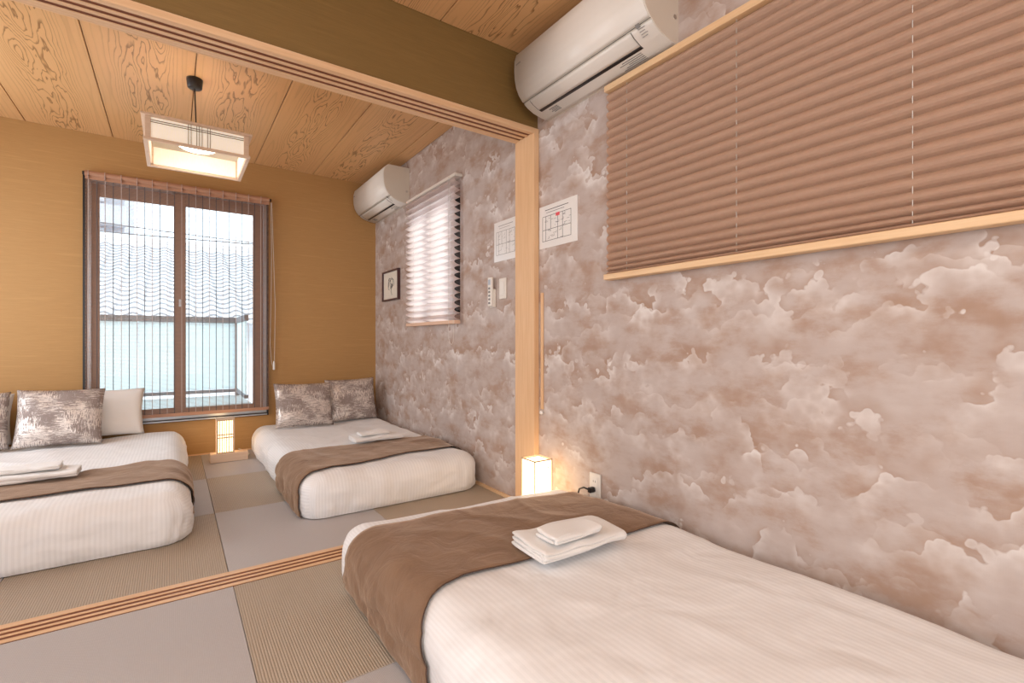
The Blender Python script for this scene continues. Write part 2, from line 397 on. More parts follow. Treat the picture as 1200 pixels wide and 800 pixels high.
# far wall with window opening
WX0, WX1, WZ0, WZ1 = -.505, .650, .300, 2.085
bm = bmesh.new()
bx(bm, XL - T, WX0, YF, YF + T, -.1, 2.5); bx(bm, WX1, XR + T, YF, YF + T, -.1, 2.5)
bx(bm, WX0, WX1, YF, YF + T, -.1, WZ0); bx(bm, WX0, WX1, YF, YF + T, WZ1, 2.5)
struct(obj('wall_far', bm, M['tan']))
# right wall with the small window opening
SY0, SY1, SZ0, SZ1 = 2.90, 3.66, 1.05, 1.97
bm = bmesh.new()
bx(bm, XR, XR + T, YB - T, SY0, -.1, 2.5); bx(bm, XR, XR + T, SY1, YF, -.1, 2.5)
bx(bm, XR, XR + T, SY0, SY1, -.1, SZ0); bx(bm, XR, XR + T, SY0, SY1, SZ1, 2.5)
struct(obj('wall_right', bm, M['cloud']))
struct(box('wall_left', (XL - T, XL, YB - T, YF, -.1, 2.5), M['tan']))
struct(box('wall_back', (XL, XR, YB - T, YB, -.1, 2.5), M['plaster']))
# ceiling slab and boards
ce = struct(box('ceiling', (XL - T, XR + T, YB - T, YF + T, 2.402, 2.55), simple('ceiling_joint_brown', (.26, .14, .06), .8)))
for y0, y1 in ((2.20, YF), (YB, 2.046)):
    bmeshd = {}
    k = -4
    while .10 + .46 * k < XR - .01:
        a, b = max(XL, .10 + .46 * k), min(XR, .10 + .46 * (k + 1))
        if b > XL + .02:
            x0c, x1c = a + .0025, b - .0025
            cx = .10 + .46 * k + .23
            box('ceiling_board', (x0c, x1c, y0, y1, 2.39, 2.402), M['ceiling'], ce, .0015, loc=(cx, (y0 + y1) / 2, 2.39))
        k += 1

# ================================================================== far window
win = empty('window_1', (WX0, YF, WZ0), None, None, None, 'structure')
def frame_part(name, a, m, par, bev=.002): return box(name, a, m, par, bev)
bm = bmesh.new()
for a in ((WX0, WX0 + .022, YF + .0, YF + .10, WZ0, WZ1), (WX1 - .022, WX1, YF + .0, YF + .10, WZ0, WZ1), (WX0 + .022, WX1 - .022, YF, YF + .10, WZ1 - .03, WZ1), (WX0 + .022, WX1 - .022, YF, YF + .10, WZ0, WZ0 + .022)):
    bx(bm, *a, .001)
obj('window_frame', bm, M['alugrey'], win)
# black outer architrave
bm = bmesh.new()
for a in ((WX0 - .020, WX0, YF - .028, YF, WZ0 - .020, WZ1 + .012), (WX1, WX1 + .012, YF - .028, YF, WZ0 - .020, WZ1 + .012), (WX0, WX1, YF - .028, YF, WZ0 - .020, WZ0 - .001)): bx(bm, *a, .001)
obj('window_surround', bm, M['black'], win)
box('window_sill', (WX0, WX1, YF - .034, YF - .006, WZ0 - .016, WZ0 - .006), M['alugrey'], win, .001)
xm = .043
for x0, x1, yy in ((WX0 - .012, xm + .040, YF + .062), (xm - .040, WX1 - .024, YF + .022)):
    z0, z1 = WZ0 + .024, WZ1 - .032
    bm = bmesh.new()
    bx(bm, x0, x0 + .075, yy, yy + .03, z0, z1, .002); bx(bm, x1 - .075, x1, yy, yy + .03, z0, z1, .002)
    bx(bm, x0 + .075, x1 - .075, yy, yy + .03, z0, z0 + .055, .002); bx(bm, x0 + .075, x1 - .075, yy, yy + .03, z1 - .092, z1, .002)
    sa = obj('window_sash', bm, M['alu'], win)
    box('glass_pane', (x0 + .073, x1 - .073, yy + .012, yy + .018, z0 + .05, z1 - .09), M['glass'], sa)
box('window_latch', (xm - .008, xm + .008, YF + .008, YF + .021, 1.17, 1.23), M['alugrey'], win, .003)

# reed blind hanging in front of the far window
rb = empty('reed_blind', ((WX0 + WX1) / 2, YF - .055, 2.06), 'sheer brown reed blind lowered over the tall far window', 'blind')
bm = bmesh.new(); nre = 208
yb = YF - .056
for i in range(nre):
    z = .352 + i * (2.045 - .352) / nre
    bx(bm, WX0 - .004, WX1 + .010, yb - .0008, yb + .0008, z, z + .0017 + .0006 * random.random())
tag(obj('reeds', bm, M['reed'], rb), kind='stuff')
bm = bmesh.new(); tube(bm, [(WX0 - .006, yb, 2.086), (WX1 + .012, yb, 2.086)], .020, 12)
bx(bm, WX0 - .004, WX1 + .010, yb - .006, yb + .002, 2.045, 2.085); obj('roller', bm, M['reed'], rb)
box('bottom_rail', (WX0 - .004, WX1 + .010, yb - .005, yb + .005, .328, .354), M['reed'], rb, .002)
nc = 26
for i in range(nc):
    x = WX0 + .014 + i * (WX1 - WX0 - .02) / (nc - 1)
    bm = bmesh.new(); wdt = .0023 if i % 2 else .0020
    bx(bm, x - wdt, x + wdt, yb - .0036, yb + .0026, .330, 2.048)
    if i % 2 == 0: bx(bm, x - .0016, x + .0016, yb - .0225, yb - .004, 2.048, 2.104)
    obj('blind_cord', bm, M['reedcord2' if i % 2 else 'reedcord'], rb)  # pale and dark cords carry front-lit and backlit tones in their colour
for x in (WX0 - .018, WX1 + .016):
    bm = bmesh.new(); tube(bm, [(x, yb, 2.086), (x + .012, yb, 2.086)], .013, 10); obj('end_bracket', bm, M['black'], rb)
bm = bmesh.new()
pts = [(WX1 + .024, yb, 2.07)] + [(WX1 + .024 + .006 * math.sin(k / 3), yb, 2.07 - k * .1) for k in range(1, 13)] + [(WX1 + .03, yb - .004, .72), (WX1 + .040, yb - .004, .68), (WX1 + .052, yb - .004, .72), (WX1 + .058, yb, 1.2), (WX1 + .032, yb, 2.07)]
tube(bm, pts, .0015, 5); obj('pull_cord', bm, M['cord'], rb)
bm = bmesh.new(); lathe(bm, (WX1 + .048, yb - .004, .665), [(.003, .07), (.0075, .055), (.0085, .0), (.004, -.005)][::-1], 10); obj('cord_weight', bm, M['knob'], rb)

# ================================================================== exterior
bal = empty('balcony_screen', (0, 5.5, .36), 'pale aqua panel balcony screen with grey top rail outside the window', 'railing')
bal['kind'] = 'structure'
del bal['category']; del bal['label']; bal.name = 'trim_6'
box('balcony_floor', (-2.6, .56, 4.76, 5.56, .30, .37), M['ext_floor'], bal, .005)
for i in range(4):
    x0 = -2.6 + i * .78; box('screen_panel', (x0 + .004, x0 + .776, 5.49, 5.50, .44, 1.08), M['ext_panel'], bal)
box('side_panel', (.515, .525, 4.80, 5.49, .44, 1.08), M['ext_panel'], bal)
box('top_rail', (-2.6, .54, 5.47, 5.53, 1.08, 1.135), M['ext_rail'], bal, .004)
box('top_rail', (.505, .54, 4.78, 5.47, 1.08, 1.135), M['ext_rail'], bal, .004)
box('bottom_rail', (-2.6, .54, 5.48, 5.52, .405, .435), M['ext_rail'], bal, .003)
box('bottom_rail', (.505, .54, 4.78, 5.48, .405, .435), M['ext_rail'], bal, .003)
box('corner_post', (.50, .54, 5.475, 5.525, .37, 1.08), M['ext_rail'], bal, .003)
# neighbour's tiled roof
hs = empty('tiled_house', (0, 9, 0), 'low house with a sunlit grey wavy tiled roof across the alley', 'house')
bm = bmesh.new(); rows, cw = 20, .29; npc = 8; ncol = 31; nx = ncol * npc
Y0, Y1, Z0, Z1 = 7.6, 11.6, 1.14, 2.72
grid = []
for j in range(rows * 3 + 1):
    r_, q = divmod(j, 3); tt = (r_ + (.03, 0, .97)[q]) / rows; lift = (0, .030, .006)[q]
    row = []
    for i in range(nx + 1):
        x = -6 + i * cw / npc; ph = (i % npc) / npc
        wv = .032 * math.sin(2 * PI * ph) * (1 if ph < .5 else .5)
        row.append(bm.verts.new((x, Y0 + (Y1 - Y0) * min(tt, 1), Z0 + (Z1 - Z0) * min(tt, 1) + lift + wv)))
    grid.append(row)
for j, (A, B) in enumerate(zip(grid, grid[1:])):
    for i in range(nx):
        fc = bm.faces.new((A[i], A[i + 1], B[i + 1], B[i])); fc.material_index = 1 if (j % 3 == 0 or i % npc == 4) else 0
o_ = tag(obj('roof_tiles', bm, M['roof'], hs), kind='stuff'); o_.data.materials.append(M['ext_joint_shade'])
bm = bmesh.new(); tube(bm, [(-6, 11.6, 2.80), (3, 11.6, 2.80)], .11, 10); bx(bm, -6, 3, 11.5, 11.7, 2.62, 2.76); obj('roof_ridge', bm, M['roof'], hs)
box('house_wall', (-5.8, 2.8, 7.9, 11.4, -2, 1.15), M['roof'], hs)
# apartment block
ap = empty('apartment_block', (-5, 24, -2), 'pale grey apartment block with window bands behind the tiled roof', 'building')
box('building_wall', (-11, -1.55, 24, 30, -2, 9.6), M['ext_wall'], ap)
for z in (3.4, 5.3, 7.4):
    box('balcony_band', (-11, -1.5, 23.6, 24, z, z + .75), M['ext_band'], ap)
for z in (4.25, 6.2, 8.3):
    for x in (-9.8, -8.1, -6.2, -4.75, -3.1):
        f = box('building_window', (x, x + .95, 23.93, 24.0, z, z + .95), M['ext_band'], ap); box('window_glass', (x + .07, x + .50, 23.90, 23.93, z + .07, z + .88), M['ext_glass'], f)
# cables
for k, (za, zb, yy) in enumerate(((4.3, 3.75, 16), (3.25, 3.3, 13), (3.05, 3.0, 12.5))):
    bm = bmesh.new(); tube(bm, [(-7 + i * 1.0, yy, za + (zb - za) * i / 11 - .12 * math.sin(PI * i / 11)) for i in range(12)], .014, 5)
    c = obj('overhead_cable', bm, M['wire'])
    tag(c, ['highest thin overhead cable crossing in front of the apartment block', 'middle overhead cable crossing above the tiled roof ridge', 'lowest overhead cable running just above the tiled roof ridge'][k], 'cable', 'overhead cables outside the window')
    if k == 1:
        bm = bmesh.new(); bmesh.ops.create_icosphere(bm, subdivisions=2, radius=.07, matrix=Matrix.Translation((-1.95, 13, 3.17)))
        obj('cable_joint', bm, M['wire'], c, True)

# ================================================================== small window with pleated shade
w2 = empty('window_2', (XR, SY0, SZ0), None, None, None, 'structure')
bm = bmesh.new()
for a in ((XR + .04, XR + .09, SY0, SY0 + .04, SZ0, SZ1), (XR + .04, XR + .09, SY1 - .04, SY1, SZ0, SZ1), (XR + .04, XR + .09, SY0 + .04, SY1 - .04, SZ0, SZ0 + .04), (XR + .04, XR + .09, SY0 + .04, SY1 - .04, SZ1 - .04, SZ1), (XR + .04, XR + .09, 3.27, 3.31, SZ0 + .04, SZ1 - .04)): bx(bm, *a, .001)
obj('window_frame', bm, M['alu'], w2)
for a, b in ((SY0 + .04, 3.27), (3.31, SY1 - .04)): box('glass_pane', (XR + .06, XR + .066, a, b, SZ0 + .04, SZ1 - .04), M['glass'], w2)

def pleats(name, xa, xb, y0, y1, z0, z1, n, m, par, squeeze=0):
    bm = bmesh.new(); rows = []; zs = [0]; SG = 6
    for i in range(n):
        zs.append(zs[-1] + 1 - squeeze * max(0, 1 - (i / n) / .17))
    for i in range(n):
        for k in range(SG + (i == n - 1)):
            t_ = k / SG; z = z0 + (z1 - z0) * (zs[i] + (zs[i + 1] - zs[i]) * t_) / zs[-1]
            x = xb - (xb - xa) * math.sin(PI * t_) ** .85 if 0 < t_ < 1 else xb
            rows.append((bm.verts.new((x, y0, z)), bm.verts.new((x, y1, z))))
    for A, B in zip(rows, rows[1:]): bm.faces.new((A[0], A[1], B[1], B[0]))
    bmesh.ops.solidify(bm, geom=bm.faces[:], thickness=.0012)
    return obj(name, bm, m, par)
ps = empty('pleated_shade', (1.56, 3.27, 1.0), 'small backlit white pleated shade glowing over the side window', 'blind')
pleats('pleated_fabric', 1.530, 1.578, 2.868, 3.690, 1.045, 2.005, 21, M['shade_small'], ps)
box('head_rail', (1.535, XR, 2.868, 3.695, 2.005, 2.025), M['outlet'], ps, .002)
box('bottom_rail', (1.533, 1.576, 2.866, 3.692, 1.020, 1.043), M['shade_big'], ps, .002)
for y in (2.97, 3.27, 3.57):
    bm = bmesh.new(); tube(bm, [(1.545, y, 1.03), (1.545, y, 2.01)], .0009, 5); obj('lift_cord', bm, M['cord'], ps)
bm = bmesh.new(); tube(bm, [(1.522, 2.935, 2.01), (1.522, 2.935, .93), (1.524, 2.915, .885), (1.526, 2.895, .88), (1.526, 2.875, .90), (1.524, 2.865, .95), (1.522, 2.895, 1.6), (1.522, 2.92, 2.01)], .0012, 5); obj('pull_cord', bm, M['cord'], ps)

# large brown pleated shade on the near part of the right wall
pb = empty('pleated_shade', (1.56, .5, 1.17), 'large closed brown pleated shade spanning the near right wall', 'blind')
BY0, BY1 = -.75, 1.512
pleats('pleated_fabric', 1.556, 1.574, BY0, BY1, 1.192, 1.988, 22, M['shade_big'], pb, .62)
box('head_rail', (1.545, XR, BY0, BY1 + .004, 1.988, 2.014), M['woody'], pb, .002)
box('bottom_rail', (1.540, 1.585, BY0, BY1 + .002, 1.168, 1.192), M['woody'], pb, .002)
for y in (1.40, .915, .438, -.05):
    n = 22; bm = bmesh.new(); tube(bm, [(1.5615, y, 1.19), (1.5615, y, 1.99)], .0011, 5)
    obj('lift_cord', bm, M['cord'], pb)

# ================================================================== pendant lantern
PC = (.112, 3.235); PZ0, PZ1 = 1.90, 2.03; hw = .228
pl = empty('pendant_lantern', (PC[0], PC[1] + .05, 2.39), 'square wood and paper lantern lamp hanging from the far ceiling', 'lamp')
cxp, cyp = PC
bm = bmesh.new(); lathe(bm, (.10, 3.30, 2.39), [(.040, 0), (.040, -.012), (.036, -.05), (.030, -.055)][::-1], 20); obj('ceiling_cup', bm, M['black'], pl, True)
bm = bmesh.new(); tube(bm, [(.10, 3.30, 2.34), (.104, 3.28, 2.2), (cxp - .005, cyp + .02, 2.035)], .0035, 6); obj('cable', bm, M['black'], pl)
# top rim (overhanging), bottom rim, corner posts
for nm, hwid, z0, z1, wd, mm in (('top_rim', hw + .016, PZ1 - .010, PZ1, .045, 'lampwood'), ('bottom_rim', hw + .006, PZ0, PZ0 + .014, .018, 'lampwood')):
    bm = bmesh.new()
    bx(bm, cxp - hwid, cxp + hwid, cyp - hwid, cyp - hwid + wd, z0, z1, .001); bx(bm, cxp - hwid, cxp + hwid, cyp + hwid - wd, cyp + hwid, z0, z1, .001)
    bx(bm, cxp - hwid, cxp - hwid + wd, cyp - hwid + wd, cyp + hwid - wd, z0, z1, .001); bx(bm, cxp + hwid - wd, cxp + hwid, cyp - hwid + wd, cyp + hwid - wd, z0, z1, .001)
    obj(nm, bm, M[mm], pl)
for sx in (-1, 1):
    for sy in (-1, 1):
        bm = bmesh.new(); X = cxp + sx * (hw - .012); Y = cyp + sy * (hw - .012); bx(bm, X - .012, X + .012, Y - .012, Y + .012, PZ0 + .014, PZ1 - .01, .001); obj('corner_post', bm, M['lampwood'], pl)
for side in range(4):
    ang = side * PI / 2; R = Matrix.Translation((cxp, cyp, 0)) @ Matrix.Rotation(ang, 4, 'Z')
    bm = bmesh.new(); bx(bm, -hw + .02, hw - .02, -hw + .012, -hw + .015, PZ0 + .014, PZ1 - .01); bm.transform(R); pp = obj('paper_panel', bm, M['pendpaper'], pl)
    bm = bmesh.new(); yy0, yy1 = -hw + .006, -hw + .0115
    for z in (PZ1 - .026, PZ1 - .036): bx(bm, -hw + .024, hw - .024, yy0, yy1, z, z + .0022)
    for x in (-.048, -.036, -.012, 0.0, .012, .036, .048): bx(bm, x - .0011, x + .0011, yy0 - .001, yy1, PZ0 + .014, PZ1 - .01)
    bm.transform(R); obj('muntins', bm, M['thin'], pp)
box('inner_plate', (cxp - hw + .02, cxp + hw - .02, cyp - hw + .02, cyp + hw - .02, PZ1 - .020, PZ1 - .012), M['innerplate'], pl)
bm = bmesh.new(); lathe(bm, (cxp, cyp, PZ1 - .020), [(.07, 0), (.095, -.008), (.10, -.022), (.08, -.034), (.03, -.038)][::-1], 32); obj('diffuser', bm, M['ring'], pl, True)
light('pendant_uplight', 'POINT', (cxp, cyp, 2.024), 2.5, (1, .83, .60), .012)

# ================================================================== floor lamps
fb = empty('floor_lantern', (.34, 4.24, 0), 'slatted paper floor lantern on wooden block under the far window', 'lamp')
box('base', (.222, .470, 4.20, 4.285, 0, .066), M['lampwood'], fb, .004)
lx0, lx1, ly0, ly1, lz0, lz1 = .262, .380, 4.205, 4.28, .066, .325
box('paper_shade', (lx0 + .008, lx1 - .008, ly0 + .006, ly1 - .006, lz0, lz1 - .01), M['paperlamp'], fb)
bm = bmesh.new()
for x in (lx0, lx1 - .012):
    for y in (ly0, ly1 - .012): bx(bm, x, x + .012, y, y + .012, lz0, lz1, .001)
for z in (lz0, lz1 - .018, (lz0 + lz1) / 2 + .004, (lz0 + lz1) / 2 - .018):
    bx(bm, lx0, lx1, ly0 - .001, ly0 + .006, z, z + .009, .0008)
bx(bm, lx0 - .002, lx1 + .002, ly0 - .002, ly1 + .002, lz1 - .01, lz1, .001)
obj('frame', bm, M['pinewhite'], fb)
for i in range(6):
    x = lx0 + .022 + i * (lx1 - lx0 - .044) / 5; box('slat', (x - .0032, x + .0032, ly0, ly0 + .004, lz0 + .01, lz1 - .018), M['pinewhite'], fb)

nb = empty('floor_lantern', (1.4625, 1.8875, 0), 'plain glowing white paper box lantern beside the post', 'lamp')
box('paper_shade', (1.412, 1.513, 1.837, 1.938, .015, .322), M['paperlamp2'], nb, .002)
box('base', (1.408, 1.517, 1.833, 1.942, 0, .015), M['lampwood'], nb, .002)
bm = bmesh.new()
for x in (1.408, 1.513):
    for y in (1.833, 1.938): bx(bm, x, x + .004, y, y + .004, .015, .328)
for a in ((1.408, 1.517, 1.833, 1.837), (1.408, 1.517, 1.938, 1.942), (1.408, 1.412, 1.837, 1.938), (1.513, 1.517, 1.837, 1.938)): bx(bm, *a, .324, .330)
obj('frame', bm, M['pinewhite'], nb)
box('switch', (1.487, 1.492, 1.831, 1.8345, .288, .292), M['greyprint'], nb)

# ================================================================== beds
def bed_fn(X0, X1, Y0, Y1, h, seed, rz=.105, rb=.06, rp=.13, amp=1.0, skew=0.0, droop=0.0):
    cx, cy, a, b = (X0 + X1) / 2, (Y0 + Y1) / 2, (X1 - X0) / 2, (Y1 - Y0) / 2
    def f(qx, qy, qz):
        px, py = qx - cx, qy - cy
        ix = max(-(a - rp), min(a - rp, px)); iy = max(-(b - rp), min(b - rp, py))
        dx, dy = px - ix, py - iy
        if abs(dx) > 1e-6 and abs(dy) > 1e-6:
            L = math.hypot(dx, dy); k = max(abs(dx), abs(dy)) / L; dx *= k; dy *= k
            L = math.hypot(dx, dy); n = Vector((dx / L, dy / L, 0)); e = rp - L
        else:
            ex, ey = a - abs(px), b - abs(py)
            if ex < ey: n = Vector((1 if px > 0 else -1, 0, 0)); e = ex
            else: n = Vector((0, 1 if py > 0 else -1, 0)); e = ey
        p = Vector((ix + dx, iy + dy, 0)); g = h - qz
        N = Vector((0, 0, 1)) if g < 1e-6 else n.copy(); e2, g2 = e, g
        if e < rz and g < rz:
            vx, vy = rz - e, rz - g; k = max(vx, vy) / math.hypot(vx, vy); vx *= k; vy *= k
            e2, g2 = rz - vx, rz - vy; N = (n * vx + Vector((0, 0, 1)) * vy).normalized()
        if qz < rb and e < 1e-6:
            v = (rb - qz) / rb; e2 = rb * .55 * (1 - math.sqrt(max(0, 1 - v * v)))
        p -= n * (e2 - e); p += Vector((cx, cy, h - g2))
        sd = Vector((seed * 3.1, seed * 1.7, seed))
        d = .010 * noise.noise(p * 2.6 + sd) + .006 * noise.noise(Vector((p.x * 6, p.y * 6, p.z * 5)) + sd)
        side = 1 - N.z
        along = p.x * abs(n.y) + p.y * abs(n.x)
        d += side * .011 * noise.noise(Vector((along * 9, p.z * 5, seed)))
        fold = 1 - abs(noise.noise(Vector((p.x * 3.2 + p.y * 1.2, p.y * 2.4 - p.x, seed + 3)))) * 2.4
        d += (1 - side) * .005 * max(0, fold) ** 3
        lowz = max(0, 1 - p.z / .13)
        d += side * (.4 + lowz) * .007 * noise.noise(Vector((along * 38, p.z * 9, seed + 5)))
        crease = 1 - abs(noise.noise(Vector((along * 7, p.z * 16 + along * 2, seed + 9)))) * 2
        d -= side * .008 * max(0, crease) ** 3
        o = p + N * d * amp * (1 if p.z > .02 else .3); kk = (max(0, min(1, (o.y - (Y1 - .55)) / .5)) ** 1.4); o.z -= droop * kk * max(0, o.z) / h; o.y += skew * (p.x - cx) / a
        return o, N
    return f
def bed(label, X0, X1, Y0, Y1, h, seed, step=.017, skew=0.0, rp=.13, droop=0.0):
    root = empty('futon_bed', ((X0 + X1) / 2, (Y0 + Y1) / 2, 0), label, 'bed')
    f = bed_fn(X0, X1, Y0, Y1, h, seed, rp=rp, skew=skew, droop=droop)
    bm = bmesh.new(); uvl = bm.loops.layers.uv.new('UVMap'); cache = {}; uvs = {}
    nx = round((X1 - X0) / step); ny = round((Y1 - Y0) / step); nz = 12; zb = .004
    def V(i, j, k):
        key = (i, j, k)
        if key not in cache:
            q = (X0 + (X1 - X0) * i / nx, Y0 + (Y1 - Y0) * j / ny, zb + (h - zb) * k / nz)
            cache[key] = bm.verts.new(f(*q)[0])
        return cache[key]
    def quad(ks, uv):
        fc = bm.faces.new([V(*k) for k in ks]); fc.smooth = True
        for l, u in zip(fc.loops, uv): l[uvl].uv = u
    W, L = X1 - X0, Y1 - Y0; hx, hy, hz = W / nx, L / ny, (h - zb) / nz
    for i in range(nx):
        for j in range(ny):
            quad([(i, j, nz), (i + 1, j, nz), (i + 1, j + 1, nz), (i, j + 1, nz)], [(i * hx, j * hy), (i * hx + hx, j * hy), (i * hx + hx, j * hy + hy), (i * hx, j * hy + hy)])
        for k in range(nz):
            for j in (0, ny):
                o = -(nz - k) * hz; u = [(i * hx, o), (i * hx + hx, o), (i * hx + hx, o + hz), (i * hx, o + hz)]
                quad([(i, j, k), (i + 1, j, k), (i + 1, j, k + 1), (i, j, k + 1)], u)
    for j in range(ny):
        for k in range(nz):
            for i in (0, nx):
                o = -(nz - k) * hz if i == 0 else W + (nz - k) * hz; d = hz if i == 0 else -hz
                quad([(i, j, k), (i, j + 1, k), (i, j + 1, k + 1), (i, j, k + 1)], [(o, j * hy), (o, j * hy + hy), (o + d, j * hy + hy), (o + d, j * hy)])
    obj('duvet', bm, M['duvet'], root)
    box('mattress', (X0 + .06, X1 - .06, Y0 + .06, Y1 - .06, 0, h * .55), M['mattress'], root, .02)
    return root, f
def runner(label, f, X0, X1, h, ya, yb, off=.008, right_z=.02, left_z=.008):
    # ya/yb: functions of fraction across giving the two edges
    bm = bmesh.new(); n = 130; mrow = 34; rows = []; L = (h - left_z) + (X1 - X0) + (h - right_z)
    hemA, hemB = [], []
    for i in range(n + 1):
        s_ = L * i / n
        if s_ < h - left_z: q = (X0, left_z + s_)
        elif s_ < h - left_z + X1 - X0: q = (X0 + s_ - (h - left_z), h)
        else: q = (X1, h - (s_ - (h - left_z) - (X1 - X0)))
        y0, y1 = ya(i / n), yb(i / n); row = []
        for j in range(mrow + 1):
            y = y0 + (y1 - y0) * j / mrow; p, N = f(q[0], y, max(q[1], .004))
            wr = .0035 * abs(noise.noise(Vector((p.x * 5 + y * 4, y * 3 - p.x * 2, 4.2)))) + .0025 * abs(noise.noise(Vector((q[0] * 14, y * 22, 1.2))))
            pp = p + N * (off + wr); pp.z = max(pp.z, .003); row.append(bm.verts.new(pp))
        rows.append(row); hemA.append(row[0].co.copy() + N * .001); hemB.append(row[-1].co.copy() + N * .001)
    for A, B in zip(rows, rows[1:]):
        for j in range(mrow): bm.faces.new((A[j], A[j + 1], B[j + 1], B[j])).smooth = True
    root = obj('bed_runner', bm, M['velvet'], None, True)
    md = root.modifiers.new('thickness', 'SOLIDIFY'); md.thickness = .003; md.offset = 1
    tag(root, label, 'bed runner')
    for hm in (hemA, hemB):
        b2 = bmesh.new(); tube(b2, hm, .0021, 5); obj('hem', b2, M['hem'], root, True)
    return root
NBX0, NBX1 = .510, 1.562
_, fN = bed('white striped futon bed with brown runner in the right foreground', NBX0, NBX1, -.30, 1.872, .228, 1, .015, -.055, .10, .022)
runner('wide brown velvet runner laid across the near foreground bed', fN, NBX0, NBX1, .228, lambda t: .99 + .175 * min(1, t / .26) ** .8 + .02 * t, lambda t: 1.70 + .03 * min(1, t * 2.5) - .04 * t)
_, fR = bed('white single futon bed between far window and cloud-papered wall', .515, 1.565, 2.545, 4.50, .215, 2)
runner('light brown velvet runner across the single bed by the cloud-papered wall', fR, .515, 1.565, .215, lambda t: 2.62 + .16 * min(1, t * 1.6), lambda t: 3.24 - .04 * t)
_, fL = bed('white double futon bed at the left edge below the far window', -1.50, .075, 2.60, 4.50, .225, 3)
runner('light brown velvet runner across the double bed at the left edge', fL, -1.50, .075, .225, lambda t: 2.90 - .04 * t, lambda t: 3.28 + .03 * t)

# ================================================================== pillows and cushions
def pillow_mesh(name, W, Hh, Tk, m, seed, parent=None, pinch=.05, n=26, root=None):
    bm = bmesh.new(); uvl = bm.loops.layers.uv.new('UVMap'); V = {}
    for sd in (0, 1):
        for i in range(n + 1):
            for j in range(n + 1):
                edge = i in (0, n) or j in (0, n)
                if edge and sd: V[(i, j, 1)] = V[(i, j, 0)]; continue
                u, v = -1 + 2 * i / n, -1 + 2 * j / n
                x = u * (1 - pinch * (1 - v * v) * abs(u) ** 3) * W / 2; z = v * (1 - pinch * (1 - u * u) * abs(v) ** 3) * Hh / 2
                th = Tk / 2 * ((1 - abs(u) ** 2.6) * (1 - abs(v) ** 2.6)) ** .5
                th += .006 * noise.noise(Vector((u * 2.5, v * 2.5, seed + sd * 3))) * min(1, th * 40) + .003 * noise.noise(Vector((u * 8, v * 8, seed))) * min(1, th * 40)
                V[(i, j, sd)] = bm.verts.new((x, (-th if sd == 0 else th), z + Hh / 2))
    for sd in (0, 1):
        for i in range(n):
            for j in range(n):
                ks = [(i, j), (i + 1, j), (i + 1, j + 1), (i, j + 1)]
                if sd: ks = ks[::-1]
                fc = bm.faces.new([V[(a, b, sd)] for a, b in ks]); fc.smooth = True
                for l, (a, b) in zip(fc.loops, ks): l[uvl].uv = (a / n + seed, b / n)
    return obj(name, bm, m, None, True)
def place_pillow(name, label, cat, group, W, Hh, Tk, m, seed, loc, tilt, rz=0, roll=0):
    o = pillow_mesh(name, W, Hh, Tk, m, seed); o.location = loc; o.rotation_euler = (-tilt, roll, rz); tag(o, label, cat, group); return o
place_pillow('pillow', 'white pillow leaning on the wall behind the double bed cushions', 'pillow', None, .66, .33, .13, M['sheet'], 1, (-.50, 4.40, .238), .22)
place_pillow('pillow', 'white pillow barely seen between the two cushions at far left', 'pillow', None, .64, .33, .13, M['sheet'], 2, (-1.17, 4.40, .238), .22)
place_pillow('pillow', 'white pillow mostly hidden behind cushions on the single bed', 'pillow', None, .78, .31, .12, M['sheet'], 5, (1.10, 4.42, .228), .22)
place_pillow('foil_cushion', 'taupe silver-scratched cushion at right on the double bed', 'cushion', 'foil cushions', .43, .37, .13, M['foil'], 3, (-.60, 4.19, .235), .30, .0, .02)
place_pillow('foil_cushion', 'taupe silver-scratched cushion cut off by the left edge', 'cushion', 'foil cushions', .43, .36, .13, M['foil'], 7, (-1.04, 4.20, .235), .30, .05, -.02)
place_pillow('foil_cushion', 'silver-scratched cushion nearer the window on the single bed', 'cushion', 'foil cushions', .44, .36, .13, M['foil'], 11, (.865, 4.12, .221), .33, .03, .02)
place_pillow('foil_cushion', 'silver-scratched cushion nearer the corner on the single bed', 'cushion', 'foil cushions', .42, .37, .13, M['foil'], 17, (1.275, 4.22, .221), .30, -.04, -.02)

